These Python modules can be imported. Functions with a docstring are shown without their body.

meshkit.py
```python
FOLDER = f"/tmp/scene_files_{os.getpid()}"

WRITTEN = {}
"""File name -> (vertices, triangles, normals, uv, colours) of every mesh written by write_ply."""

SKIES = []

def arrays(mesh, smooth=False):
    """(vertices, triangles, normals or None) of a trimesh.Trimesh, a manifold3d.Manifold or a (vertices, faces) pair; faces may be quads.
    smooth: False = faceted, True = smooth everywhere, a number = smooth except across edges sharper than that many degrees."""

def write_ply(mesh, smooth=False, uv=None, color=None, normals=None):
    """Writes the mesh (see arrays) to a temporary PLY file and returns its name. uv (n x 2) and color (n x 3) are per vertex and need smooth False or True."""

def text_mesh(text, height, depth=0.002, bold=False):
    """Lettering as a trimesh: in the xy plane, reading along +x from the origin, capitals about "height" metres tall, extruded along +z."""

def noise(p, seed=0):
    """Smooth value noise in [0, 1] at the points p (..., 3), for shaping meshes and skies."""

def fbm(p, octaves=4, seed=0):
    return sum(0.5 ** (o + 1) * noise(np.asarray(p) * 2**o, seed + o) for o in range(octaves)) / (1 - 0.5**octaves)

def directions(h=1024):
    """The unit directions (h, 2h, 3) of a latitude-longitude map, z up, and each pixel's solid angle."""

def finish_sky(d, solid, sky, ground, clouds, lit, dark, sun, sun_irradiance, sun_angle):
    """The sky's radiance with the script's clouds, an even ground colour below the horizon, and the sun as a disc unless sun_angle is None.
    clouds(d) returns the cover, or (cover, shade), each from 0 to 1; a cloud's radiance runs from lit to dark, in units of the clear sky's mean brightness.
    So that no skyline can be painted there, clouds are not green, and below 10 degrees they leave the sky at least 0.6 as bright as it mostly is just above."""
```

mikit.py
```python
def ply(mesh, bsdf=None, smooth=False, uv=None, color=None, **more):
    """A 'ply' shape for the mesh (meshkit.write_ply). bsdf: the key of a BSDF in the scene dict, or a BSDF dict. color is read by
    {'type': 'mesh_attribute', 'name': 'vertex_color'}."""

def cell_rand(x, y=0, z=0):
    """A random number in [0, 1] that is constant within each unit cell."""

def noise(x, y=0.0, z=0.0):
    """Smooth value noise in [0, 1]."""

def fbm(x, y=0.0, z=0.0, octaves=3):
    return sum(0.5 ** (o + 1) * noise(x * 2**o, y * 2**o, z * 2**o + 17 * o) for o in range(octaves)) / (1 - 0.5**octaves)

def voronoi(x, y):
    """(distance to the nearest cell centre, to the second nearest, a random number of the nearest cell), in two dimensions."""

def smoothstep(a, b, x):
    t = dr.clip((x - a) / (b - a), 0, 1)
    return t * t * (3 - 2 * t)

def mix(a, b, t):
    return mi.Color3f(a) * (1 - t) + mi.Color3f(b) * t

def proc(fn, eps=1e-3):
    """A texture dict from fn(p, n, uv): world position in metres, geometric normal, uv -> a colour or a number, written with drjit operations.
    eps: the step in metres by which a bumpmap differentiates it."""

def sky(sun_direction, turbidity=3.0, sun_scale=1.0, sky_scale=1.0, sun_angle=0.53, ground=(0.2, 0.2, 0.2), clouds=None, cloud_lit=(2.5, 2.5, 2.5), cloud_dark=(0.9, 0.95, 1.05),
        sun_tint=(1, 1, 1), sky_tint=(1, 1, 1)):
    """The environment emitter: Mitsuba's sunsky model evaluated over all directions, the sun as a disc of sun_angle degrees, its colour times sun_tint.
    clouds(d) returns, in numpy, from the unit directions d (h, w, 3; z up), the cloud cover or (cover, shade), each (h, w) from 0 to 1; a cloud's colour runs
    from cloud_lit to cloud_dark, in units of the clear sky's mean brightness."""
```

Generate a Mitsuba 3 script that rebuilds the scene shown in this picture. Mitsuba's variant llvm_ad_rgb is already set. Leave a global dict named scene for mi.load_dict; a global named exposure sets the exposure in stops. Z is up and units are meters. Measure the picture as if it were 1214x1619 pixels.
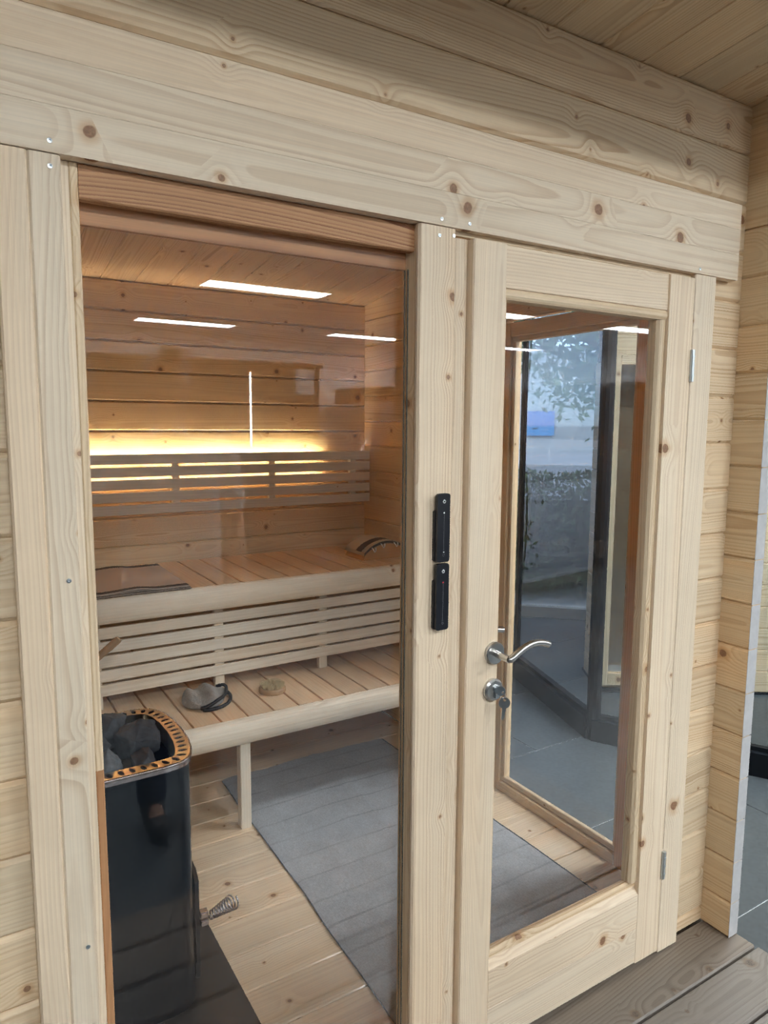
import math, random
import numpy as np, trimesh, mitsuba as mi, mikit, meshkit
import drjit as dr
import manifold3d as m3
from shapely.geometry import Polygon, Point, box as sbox, LineString
from shapely import affinity
from shapely.ops import unary_union
from mikit import noise, fbm, voronoi, cell_rand, smoothstep, mix

random.seed(7)
rng = np.random.default_rng(7)
T = mi.ScalarTransform4f
scene, labels = {}, {}

# ------------------------------------------------------------------ camera, sky, exposure
EYE = np.array([0.0, 0.0, 1.55])
RIGHT = np.array([0.85122, -0.52477, 0.00587])
UP = np.array([0.05875, 0.10640, 0.99259])
FWD = np.array([0.52151, 0.84457, -0.12139])
scene['camera'] = {'type': 'perspective', 'fov_axis': 'x', 'fov': math.degrees(2 * math.atan(607 / 1123)),
                   'near_clip': 0.02, 'far_clip': 500.0,
                   'to_world': T().look_at(origin=EYE.tolist(), target=(EYE + FWD).tolist(), up=UP.tolist())}
exposure = 1.70
PANEL_L = 19.0            # ceiling panels
LED_L = 40.0              # warm strips behind the backrest
scene['sky'] = mikit.sky((-0.5, -0.6, 0.65), turbidity=4.0, sun_scale=0.0, sky_scale=3.0, sky_tint=(0.74, 0.95, 1.18),
                         clouds=lambda d: np.clip(meshkit.fbm(d * 3.0 + 5, 4, 3) * 1.9 - 0.45, 0, 1), cloud_lit=(1.6, 1.6, 1.6), cloud_dark=(1.0, 1.03, 1.08))

# ------------------------------------------------------------------ helpers
used = {}
def key_for(name):
    if name not in used:
        used[name] = 0
        return name
    used[name] += 1
    return f'{name}_{used[name]:03d}'

def lab(key, label=None, cat=None, group=None, kind=None):
    d = labels.setdefault(key, {})
    for a, b in (('label', label), ('category', cat), ('group', group), ('kind', kind)):
        if b: d[a] = b
    return key

def thing(name, label, cat, group=None):
    return lab(key_for(name), label, cat, group)

def struct(name, label=None):
    return lab(key_for(name), label, None, None, 'structure')

def part(parent, name, mesh, bsdf, smooth=False, label=None, uv=None, **kw):
    k = key_for(parent + '__' + name) if parent else key_for(name)
    scene[k] = mikit.ply(mesh, bsdf, smooth=smooth, uv=uv, **kw)
    if label: lab(k, label)
    return k

PID = [0]
def next_pid():
    PID[0] = (PID[0] + 37) % 509
    return PID[0]

AX = {'x': 0, 'y': 1, 'z': 2}
def prism_uv(poly, axis, t0, t1, a_dir=None, wood=True):
    """poly: (n,2) counter-clockwise outline in the two other axes (in x<y<z order), extruded along axis, own corners per face; uv = (metres along + board offset, metres across)."""
    poly = np.asarray(poly, float)
    if np.sum(poly[:, 0] * np.roll(poly[:, 1], -1) - poly[:, 1] * np.roll(poly[:, 0], -1)) < 0: poly = poly[::-1]
    ax = AX[axis]; oth = [i for i in range(3) if i != ax]
    c = (poly.max(0) + poly.min(0)) / 2; n = len(poly)
    off = next_pid() * 8 + 4; tm = (t0 + t1) / 2
    V, F, U = [], [], []
    def pt(p, t):
        q = np.zeros(3); q[oth[0]], q[oth[1]], q[ax] = p[0], p[1], t; return q
    flip = ax == 1
    for i in range(n):
        p, q = poly[i], poly[(i + 1) % n]
        d = q - p
        j = 0 if abs(d[0]) >= abs(d[1]) else 1
        b = len(V)
        V += [pt(p, t0), pt(q, t0), pt(q, t1), pt(p, t1)]
        sh = 0.0 if j == 1 else 0.02
        vp, vq = p[j] - c[j] + sh, q[j] - c[j] + sh
        U += [(off + t0 - tm, vp), (off + t0 - tm, vq), (off + t1 - tm, vq), (off + t1 - tm, vp)]
        f = [[b, b + 1, b + 2], [b, b + 2, b + 3]]
        F += [g[::-1] for g in f] if flip else f
    for t, rev in ((t0, True), (t1, False)):
        b = len(V)
        for p in poly:
            V.append(pt(p, t)); U.append((off + (p[0] - c[0]) * .15 + t - tm, p[1] - c[1]))
        for i in range(1, n - 1):
            g = [b, b + i, b + i + 1]
            F.append(g[::-1] if (rev != flip) else g)
    return (np.array(V), np.array(F)), np.array(U)

def oct_profile(a0, a1, b0, b1, ch):
    return [(a0 + ch, b0), (a1 - ch, b0), (a1, b0 + ch), (a1, b1 - ch), (a1 - ch, b1), (a0 + ch, b1), (a0, b1 - ch), (a0, b0 + ch)]

def board(parent, name, x0, x1, y0, y1, z0, z1, axis, mat, ch=0.002, label=None):
    lo, hi = (x0, y0, z0), (x1, y1, z1); ax = AX[axis]; a, b = [i for i in range(3) if i != ax]
    mesh, uv = prism_uv(oct_profile(lo[a], hi[a], lo[b], hi[b], ch), axis, lo[ax], hi[ax])
    return part(parent, name, mesh, mat, uv=uv, label=label)

def profile_board(parent, name, poly, axis, t0, t1, mat, label=None):
    mesh, uv = prism_uv(poly, axis, t0, t1)
    return part(parent, name, mesh, mat, uv=uv, label=label)

def cbox(x0, x1, y0, y1, z0, z1, ch=0.001):
    """A box with bevelled edges (hull of three boxes)."""
    P = []
    for sx in (0, 1):
        for sy in (0, 1):
            for sz in (0, 1):
                c = np.array([(x0, x1)[sx], (y0, y1)[sy], (z0, z1)[sz]], float)
                s = np.array([1 - 2 * sx, 1 - 2 * sy, 1 - 2 * sz]) * ch
                for k in range(3):
                    o = s.copy(); o[k] = 0; P.append(c + o)
    return trimesh.convex.convex_hull(np.array(P))

def tube(points, r, n=10, closed=False, caps=True):
    P = np.asarray(points, float); R = np.broadcast_to(np.asarray(r, float), (len(P),))
    tan = np.gradient(P, axis=0); tan /= np.linalg.norm(tan, axis=1, keepdims=True) + 1e-12
    ref = np.array([0, 0, 1.0]) if abs(tan[0][2]) < .9 else np.array([1.0, 0, 0])
    u = np.cross(tan[0], ref); u /= np.linalg.norm(u)
    V, F = [], []
    a = np.arange(n) * 2 * math.pi / n
    for i in range(len(P)):
        u = u - tan[i] * (u @ tan[i]); u /= np.linalg.norm(u); w = np.cross(tan[i], u)
        V.append(P[i] + R[i] * (np.cos(a)[:, None] * u + np.sin(a)[:, None] * w))
    V = np.vstack(V)
    for i in range(len(P) - 1):
        for j in range(n):
            k = (j + 1) % n
            F += [[i * n + j, i * n + k, (i + 1) * n + k], [i * n + j, (i + 1) * n + k, (i + 1) * n + j]]
    if caps:
        b = len(V); V = np.vstack([V, P[0], P[-1]])
        for j in range(n):
            k = (j + 1) % n
            F += [[b, k, j], [b + 1, (len(P) - 1) * n + j, (len(P) - 1) * n + k]]
    return trimesh.Trimesh(V, F, process=False)

def lathe(profile, seg=32, centre=(0, 0, 0), axis='z'):
    m = trimesh.creation.revolve(np.asarray(profile, float), sections=seg)
    if axis == 'y': m.apply_transform(trimesh.transformations.rotation_matrix(math.pi / 2, [1, 0, 0]))
    if axis == 'x': m.apply_transform(trimesh.transformations.rotation_matrix(math.pi / 2, [0, 1, 0]))
    m.apply_translation(centre)
    return m

def extrude(poly, h, z0=0.0):
    gs = getattr(poly, 'geoms', [poly])
    m = trimesh.util.concatenate([trimesh.creation.extrude_polygon(g, h, engine='earcut') for g in gs])
    m.apply_translation([0, 0, z0]); return m

def quad(a, b, c, d):
    return (np.array([a, b, c, d], float), np.array([[0, 1, 2], [0, 2, 3]]))

# ------------------------------------------------------------------ materials
def wood_tex(base, late, spacing=.006, amp=.55, knots=.34, tone=.07, kcol=(.17, .085, .045), red=(1.0, .93, .86), size=1.0, fibre=.10):
    def fn(p, n, uv):
        u, v = uv.x, uv.y
        pid = dr.floor(u / 8); uu = u - pid * 8
        r1, r2, r3, r4, r5 = (cell_rand(pid, k, 3) for k in (1, 2, 3, 4, 5))
        w = noise(uu * 1.3, pid * 3.7)
        vc = (r1 - .5) * .11 + .06 * (w - .5)
        dd = .012 + .05 * r2 * r2 + .035 * noise(uu * 1.0 + 50, pid * 5.1)
        s = 7.0 / size
        d1, d2, wh = voronoi(uu * s + pid * 31.7, v * s + pid * 17.3)
        dk = d1 / s
        has = dr.select(wh < knots, mi.Float(1), mi.Float(0))
        q = wh / knots
        R = (.0030 + .0100 * q * q * q) * size
        g = dr.exp(-dr.square(dk / (.016 + 2.2 * R))) * has
        r = dr.sqrt(dr.square(v - vc) + dd * dd) + (.006 + 1.2 * R) * g + .004 * (fbm(uu * 4.5 + pid, v * 22.0, 0.0, 2) - .5)
        t = r / (spacing * (.75 + .6 * r3))
        fl = dr.floor(t); fr = t - fl
        ring = smoothstep(.25, .88, fr) * smoothstep(1.0, .9, fr)
        a = amp * (.35 + .9 * cell_rand(fl, pid, 9)) * (.55 + .6 * r5)
        fib = noise(uu * 7 + pid, v * 650)
        col = mix(base, late, dr.clip(ring * a, 0, 1))
        col = mix(col, col * mi.Color3f(red), dr.clip(r4 * 1.1 * noise(uu * 1.6, v * 14 + pid) * 1.4, 0, 1))
        col = col * ((1 - tone + 2 * tone * r4) * (1 - fibre / 2 + fibre * fib) * (.95 + .1 * noise(uu * 3.1 + pid, v * 16)))
        ang = .75 + .5 * noise(uu * 60 + pid, v * 60)
        core = smoothstep(R * 1.12, R * .82, dk * ang) * has
        halo = smoothstep(R * 2.6, R * 1.0, dk * ang) * has
        kc = mix(kcol, mi.Color3f(kcol) * 2.1, noise(uu * 420, v * 420) * .75)
        col = mix(col, col * mi.Color3f(.80, .66, .52), halo * .8)
        col = mix(col, kc, core * (.55 + .4 * q))
        return col
    return mikit.proc(fn)

def wood(key, rough=.55, spec=.35, **kw):
    scene[key] = {'type': 'twosided', 'bsdf': {'type': 'principled', 'base_color': wood_tex(**kw), 'roughness': rough, 'specular': spec}}

def plain(key, rgb, rough=.5, metallic=0., spec=.5, **kw):
    scene[key] = {'type': 'twosided', 'bsdf': {'type': 'principled', 'base_color': {'type': 'rgb', 'value': list(rgb)}, 'roughness': rough, 'metallic': metallic, 'specular': spec, **kw}}

def textured(key, fn, rough=.6, spec=.3, **kw):
    scene[key] = {'type': 'twosided', 'bsdf': {'type': 'principled', 'base_color': mikit.proc(fn), 'roughness': rough, 'specular': spec, **kw}}

wood('pine', base=(.68, .55, .385), late=(.45, .29, .155), spacing=.0065, amp=.55, knots=.42)
wood('pine_dry', base=(.73, .62, .48), late=(.52, .38, .25), spacing=.0055, amp=.45, knots=.44, tone=.035)
wood('spruce', base=(.67, .52, .335), late=(.46, .28, .135), spacing=.006, amp=.5, knots=.42)
wood('floor_pine', base=(.67, .545, .395), late=(.48, .33, .20), spacing=.008, amp=.4, knots=.5, rough=.2, spec=.5)
wood('amber', base=(.72, .47, .25), late=(.54, .29, .12), spacing=.006, amp=.5, knots=.05)
wood('heartwood', base=(.50, .27, .135), late=(.24, .09, .035), spacing=.0055, amp=.8, knots=.1)
wood('aspen', base=(.80, .745, .635), late=(.68, .58, .44), spacing=.010, amp=.35, knots=.04, tone=.05)
wood('alder', base=(.71, .535, .36), late=(.60, .41, .24), spacing=.010, amp=.3, knots=.03, tone=.10)
wood('deck_wood', base=(.160, .142, .125), late=(.095, .082, .071), spacing=.008, amp=.6, knots=.33, rough=.33, spec=.6, kcol=(.07, .055, .045), tone=.1)
wood('dark_wood', base=(.050, .033, .022), late=(.03, .019, .012), spacing=.008, amp=.5, knots=.2, kcol=(.02, .012, .008))
wood('shaded_log_wood', base=(.20, .15, .095), late=(.12, .08, .05), spacing=.007, amp=.6, knots=.3)  # log wood with the shade of the second hut's interior in its colour
wood('handle_wood', base=(.50, .30, .15), late=(.36, .19, .08), spacing=.008, amp=.4, knots=.02)
textured('end_seal', lambda p, n, uv: mi.Color3f(.46, .455, .465) * (.86 + .2 * fbm(p.x * 60, p.z * 60, p.y * 60)), rough=.8)
plain('steel', (.62, .61, .59), rough=.26, metallic=1.)
plain('zinc', (.60, .66, .70), rough=.3, metallic=1.)
scene['chrome'] = {'type': 'twosided', 'bsdf': {'type': 'roughconductor', 'material': 'Cr', 'alpha': .07}}
plain('wood_reflecting_chrome', (.68, .58, .46), rough=.13, metallic=1.)  # chrome; the brown of the reflected wood is put into its colour
plain('black_plastic', (.006, .008, .013), rough=.35)
plain('black_enamel', (.003, .006, .010), rough=.14, spec=.16)
plain('black_frame', (.006, .008, .011), rough=.45, spec=.12)
plain('cast_iron', (.012, .013, .015), rough=.45)
plain('hearth_steel', (.016, .016, .016), rough=.38)
plain('white_paint', (.80, .79, .79), rough=.8)
plain('ceiling_paint', (.84, .84, .84), rough=.9)
plain('panel_frame', (.75, .76, .77), rough=.4)
plain('white_mark', (.75, .78, .80), rough=.5)
plain('grey_mark', (.10, .105, .115), rough=.4)
plain('red_mark', (.65, .03, .05), rough=.5)
plain('rubber', (.012, .012, .014), rough=.6)
plain('wall_void', (.05, .035, .02), rough=.9)
scene['glass'] = {'type': 'thindielectric', 'int_ior': 1.5}
scene['double_glazing'] = {'type': 'thindielectric', 'int_ior': 1.42}
scene['coated_glass'] = {'type': 'thindielectric', 'int_ior': 1.30}
scene['tinted_glass'] = {'type': 'thindielectric', 'int_ior': 1.52, 'specular_transmittance': {'type': 'rgb', 'value': [.72, .80, .84]}}
textured('stone', lambda p, n, uv: mi.Color3f(.048, .054, .062) * (.55 + .9 * fbm(p.x * 60, p.y * 60, p.z * 60, 4)), rough=.75, spec=.3)
textured('stone_light', lambda p, n, uv: mi.Color3f(.12, .135, .15) * (.55 + .9 * fbm(p.x * 90, p.y * 90, p.z * 90, 4)), rough=.8, spec=.3)
def tile_fn(p, n, uv):
    return mi.Color3f(.056, .067, .075) * (.72 + .36 * fbm(p.x * 2.2, p.y * 2.2, 0.0, 4) + .12 * noise(p.x * 90, p.y * 90))
textured('tile', tile_fn, rough=.34, spec=.45)
plain('grout', (.40, .42, .43), rough=.9)

# ------------------------------------------------------------------ the hut: walls, floor, ceiling
YF, YFI, YB, YBO = 1.236, 1.281, 3.360, 3.405
XL, XLO, XR, XRO = -0.35, -0.395, 1.948, 1.993
PITCH = 0.1325
def ceil_z(y): return 2.427 - 0.1165 * (y - YF)

wf = struct('wall_front', 'front log wall of the sauna hut')
for k in range(0, 18):
    z0, z1 = .047 + PITCH * (k - 1), .047 + PITCH * k
    if k == 0: z0 = 0.0
    if k < 15:
        board(wf, 'log', XLO, .100, YF, YFI, z0, z1 - .0008, 'x', 'pine', .007)
        board(wf, 'log', 1.780, XR, YF, YFI, z0, z1 - .0008, 'x', 'pine', .007)
    else:
        board(wf, 'log', XLO, XR, YF, YFI, z0, z1 - .0008, 'x', 'pine', .007)
board(wf, 'log', XLO, XR, YF, YFI, .047 + PITCH * 17, 2.425, 'x', 'pine', .005)
board(wf, 'lintel', .1005, 1.7795, YF + .002, YFI, 1.956, 2.0335, 'x', 'pine', .002)

wr = struct('wall_right', 'right log wall with its short corner stub on the porch')
WY0, WY1 = 1.525, 2.228
for k in range(0, 16):
    z0, z1 = .113 + PITCH * (k - 1), .113 + PITCH * k
    if k == 0: z0 = .001
    for a, b in ([(1.142, WY0), (WY1, YBO)] if z1 < 1.97 else [(1.142, YBO)]):
        kk = board(wr, 'log', XR, XRO, a, b, z0, z1 - .0008, 'y', 'spruce', .007)
        if a < 1.2:
            part(kk, 'end_seal', cbox(XR + .0005, XRO - .0005, 1.1405, 1.1425, z0 + .001, z1 - .0015, .0006), 'end_seal', label='whitish sealed end grain')
def side_logs(parent, x0, x1, zstart, mat):
    """Upper logs cut along the slope of the ceiling."""
    z = zstart
    while z < 2.43:
        top = z + PITCH
        pts = [(1.142, z)]
        yb = min(YBO, YF + (2.4245 - z) / .1165)
        if yb > 1.15:
            pts.append((yb, z))
            yt = YF + (2.4245 - top) / .1165
            if yb == YBO and ceil_z(YBO) - .0025 > z + .002: pts.append((YBO, min(top, ceil_z(YBO) - .0025)))
            if 1.142 < yt < YBO: pts.append((yt, top)); pts.append((1.142, top))
            elif yt <= 1.142: pts.append((1.142, ceil_z(1.142) - .0025))
            else: pts.append((1.142, top))
            profile_board(parent, 'log', pts, 'x', x0, x1, mat)
        z = top
side_logs(wr, XR, XRO, .113 + PITCH * 15, 'spruce')

wb = struct('wall_back', 'back log wall of the sauna room')
for k in range(0, 17):
    z0, z1 = .060 + PITCH * (k - 1), .060 + PITCH * k
    if k == 0: z0 = .0
    z1 = min(z1, ceil_z(YB) - .003)
    if z1 - z0 > .01: board(wb, 'log', XL, XR - .0005, YB, YBO, z0, z1 - .0008, 'x', 'spruce', .007)
wl = struct('wall_left', 'left log wall of the sauna room')
for k in range(0, 17):
    z0, z1 = .113 + PITCH * (k - 1), .113 + PITCH * k
    if k == 0: z0 = .001
    if z1 < 2.11: board(wl, 'log', XLO, XL, YFI + .0005, YBO, z0, z1, 'y', 'spruce', .005)
z = .113 + PITCH * 15
pts = [(YFI + .0005, z), (YBO, z), (YBO, ceil_z(YBO) - .003), (YFI + .0005, ceil_z(YFI) - .003)]
profile_board(wl, 'log', pts, 'x', XLO, XL, 'spruce')

fl = struct('floor', 'pale pine plank floor inside the sauna')
y = 1.41 - .1475
k = 0
while y < YB:
    y0, y1 = max(y, YFI) + .0014, min(y + .1475, YB) - .0014
    if y1 - y0 > .01: board(fl, 'plank', XL, XR, y0, y1, -.025, 0.0, 'x', 'floor_pine', .0032)
    y += .1475
part(fl, 'joist_board', cbox(XLO, XRO, YF, YBO, -.058, -.0255), 'wall_void')

cl = struct('ceiling', 'sloping pine plank ceiling running from the sauna out over the porch')
CY0, CY1 = 0.45, YBO
x = .474 - .1455 * 7
while x < 2.15:
    x0, x1 = x + .0005, x + .1450
    za, zb = ceil_z(CY0), ceil_z(CY1)
    ch = .0025
    # slanted plank: build flat around y and shear
    mesh, uv = prism_uv(oct_profile(x0, x1, 0, .018, ch), 'y', CY0, CY1)
    V = mesh[0].copy(); V[:, 2] += 2.427 - .1165 * (V[:, 1] - YF)
    part(cl, 'plank', (V, mesh[1]), 'spruce', uv=uv)
    x += .1455
rf = struct('roof', 'flat roof slab over the sauna hut')
V = np.array([[-.6, CY0 - .02, ceil_z(CY0 - .02) + .0185], [2.2, CY0 - .02, ceil_z(CY0 - .02) + .0185], [2.2, CY1 + .1, ceil_z(CY1 + .1) + .0185], [-.6, CY1 + .1, ceil_z(CY1 + .1) + .0185]])
V = np.vstack([V, V + [0, 0, .06]])
part(rf, 'slab', trimesh.convex.convex_hull(V), 'black_frame')
zf = ceil_z(CY0)
board(rf, 'fascia', -.6, 2.2, CY0 - .045, CY0 - .021, zf - .115, zf + .09, 'x', 'pine', .003)  # out of view, made deeper so it shades the top logs

# ------------------------------------------------------------------ header board, posts, window and door
def screw(parent, x, y, z, r=.0036):
    m = lathe([(0, 0), (r * .35, .0006), (r * .45, .0018), (r, .0016), (r, 0), (0, 0)], 14)
    m.apply_transform(trimesh.transformations.rotation_matrix(math.pi / 2, [1, 0, 0]))
    m.apply_translation([x, y, z]); part(parent, 'screw', m, 'zinc', smooth=40)

hd = struct('trim_1', 'wide laminated header board above window and door')
for a, b in ((1.9500, 2.0170), (2.0172, 2.0840), (2.0842, 2.1490)):
    profile_board(hd, 'lamella', oct_profile(1.208, YF - .0005, a, b, .0003), 'x', -.43, 1.884, 'pine_dry')
for x_, z_ in ((.1595, 1.966), (.878, 1.962), (.949, 1.963), (1.716, 1.962)): screw(hd, x_, 1.208, z_)
pl = struct('trim_2', 'broad vertical board left of the window')
board(pl, 'board', .082, .128, 1.212, YFI, -.0, 1.949, 'z', 'pine_dry', .003)
board(pl, 'board', .1282, .174, 1.212, YFI, -.0, 1.949, 'z', 'pine_dry', .003)
for x_, z_ in ((.159, 1.931), (.157, 1.300), (.159, .662)): screw(pl, x_, 1.212, z_)
pm = struct('trim_3', 'vertical post between window and door')
board(pm, 'board', .827, .919, 1.212, 1.2262, 0, 1.949, 'z', 'pine_dry', .004)
board(pm, 'core', .8505, .919, 1.2265, YFI, 0, 1.949, 'z', 'pine', .002)
for x_, z_ in ((.876, 1.931), (.912, 1.935)): screw(pm, x_, 1.212, z_)

w1 = struct('window_1', 'tall fixed window of the sauna')
board(w1, 'jamb', .1745, .1872, 1.232, 1.276, 0, 1.949, 'z', 'pine_dry', .001)
board(w1, 'jamb', .1874, .2005, 1.231, 1.276, .962, 1.949, 'z', 'pine', .002)
board(w1, 'jamb', .1874, .2005, 1.231, 1.276, 0, .9618, 'z', 'heartwood', .002, label='reddish heartwood lower length of the jamb')
board(w1, 'jamb', .8293, .850, 1.2265, 1.276, 0, 1.949, 'z', 'pine', .001)
board(w1, 'head', .201, .829, 1.232, 1.2545, 1.897, 1.9495, 'x', 'heartwood', .002, label='reddish heartwood head rail')
board(w1, 'inner_head', .201, .829, 1.2640, 1.276, 1.866, 1.949, 'x', 'heartwood', .001)
for y_ in (1.2528, 1.2652): part(w1, 'seal', cbox(.8268, .8288, y_ - .0012, y_ + .0012, .0605, 1.8655, .0004), 'seal_grey', label='grey glazing seal')
plain('seal_grey', (.11, .105, .09), rough=.6)
board(w1, 'sill', .201, .8265, 1.226, 1.276, 0, .06, 'x', 'pine_dry', .003)
for y_ in (1.256, 1.2615):
    part(w1, 'pane', quad((.201, y_, .06), (.8288, y_, .06), (.8288, y_, 1.896), (.201, y_, 1.896)), 'double_glazing', label='clear window pane')

# door frame
df = struct('trim_4', 'door frame around the sauna door')
ax_ = np.linspace(-math.pi, 0, 9)
bead = [(.9195, YFI)] + [(.9425 + .021 * math.cos(t) * 1.05, 1.236 + .012 * math.sin(t)) for t in ax_] + [(.9645, YFI)]
profile_board(df, 'rebate_bead', bead, 'z', 0, 1.936, 'pine_dry')
board(df, 'head', .9195, 1.7085, 1.226, YFI, 1.9405, 1.9555, 'x', 'pine', .001)
board(df, 'jamb', 1.7078, 1.796, 1.212, YFI, .006, 1.9495, 'z', 'pine_dry', .002)
board(df, 'threshold', .9195, 1.7085, 1.256, 1.290, 0, .030, 'x', 'pine', .003)

dd_ = struct('door_1', 'glazed pine sauna door')
board(dd_, 'stile', .966, 1.058, 1.212, 1.254, .012, 1.938, 'z', 'pine_dry', .003)
board(dd_, 'stile', 1.608, 1.7068, 1.213, 1.254, .012, 1.938, 'z', 'pine_dry', .001)
board(dd_, 'top_rail', 1.0582, 1.6078, 1.2185, 1.254, 1.848, 1.938, 'x', 'pine_dry', .001)
board(dd_, 'bottom_rail', 1.0582, 1.6078, 1.214, 1.254, .014, .1215, 'x', 'pine_dry', .001)
profile_board(dd_, 'bottom_rail', [(1.214, .1217), (1.254, .1217), (1.254, .247), (1.236, .247), (1.214, .226)], 'x', 1.0582, 1.6078, 'pine_dry')
def bead_h(z0, z1): return [(1.2215, z0), (1.254, z0), (1.254, z1), (1.2215, z1), (1.217, (z0 + z1) / 2 + .003), (1.217, (z0 + z1) / 2 - .003)]
profile_board(dd_, 'glazing_bead', bead_h(1.824, 1.8475), 'x', 1.0585, 1.6075, 'pine')
profile_board(dd_, 'glazing_bead', [(1.226, .247), (1.252, .247), (1.252, .258), (1.236, .262), (1.228, .256)], 'x', 1.0585, 1.6075, 'pine')
profile_board(dd_, 'glazing_bead', [(1.580, 1.236), (1.580, 1.230), (1.586, 1.222), (1.596, 1.2195), (1.6075, 1.2225), (1.6075, 1.254), (1.580, 1.254)], 'z', .2625, 1.8235, 'pine')
profile_board(dd_, 'glazing_bead', [(1.0585, 1.254), (1.0585, 1.2225), (1.068, 1.2235), (1.076, 1.234), (1.076, 1.254)], 'z', .2625, 1.8235, 'pine')
for y_ in (1.240,):
    part(dd_, 'pane', quad((1.070, y_, .255), (1.588, y_, .255), (1.588, y_, 1.830), (1.070, y_, 1.830)), 'glass', label='clear door pane')
for z_ in (1.712, .285):
    h = lathe([(0, -.042), (.0060, -.042), (.0060, .0415), (0, .042)], 14, (1.7085, 1.2095, z_))
    k = part(dd_, 'hinge', h, 'zinc', smooth=40, label='zinc hinge barrel')
    for q in (-.026, -.001, .024):
        part(k, 'knuckle_ring', lathe([(.0060, -.002), (.0070, -.002), (.0070, .002), (.0060, .002)], 14, (1.7085, 1.2095, z_ + q)), 'zinc', smooth=40)
# lever handle
lv = part(dd_, 'lever_handle', lathe([(0, 0), (.0265, 0), (.0265, .007), (.024, .010), (.012, .0105), (0, .0105)], 36), 'steel', smooth=35, label='brushed steel lever handle')
def place(key, M):
    """Re-write an entry's mesh under a matrix."""
    v, f, n, uv, c = meshkit.WRITTEN[scene[key]['filename']]
    v2 = trimesh.transform_points(v, M)
    b = scene[key]['bsdf']
    scene[key] = mikit.ply((v2, f), b, smooth=35)
ROT = trimesh.transformations.rotation_matrix(math.pi / 2, [1, 0, 0])
def at(x, y, z): return trimesh.transformations.translation_matrix([x, y, z])
place(lv, at(1.046, 1.212, 1.033) @ ROT)
elbow = [(1.046, 1.203, 1.033), (1.0455, 1.18, 1.0325), (1.045, 1.163, 1.032), (1.0455, 1.1575, 1.032), (1.048, 1.1545, 1.0325)]
arc = [(1.048 + t * .118, 1.1545 + .004 * t, 1.0325 + .026 * math.sin(t * math.pi * .80) + .0 * t) for t in np.linspace(0.04, 1, 14)]
part(lv, 'neck', tube(elbow[:4], .0080, 16), 'steel', smooth=50)
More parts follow.
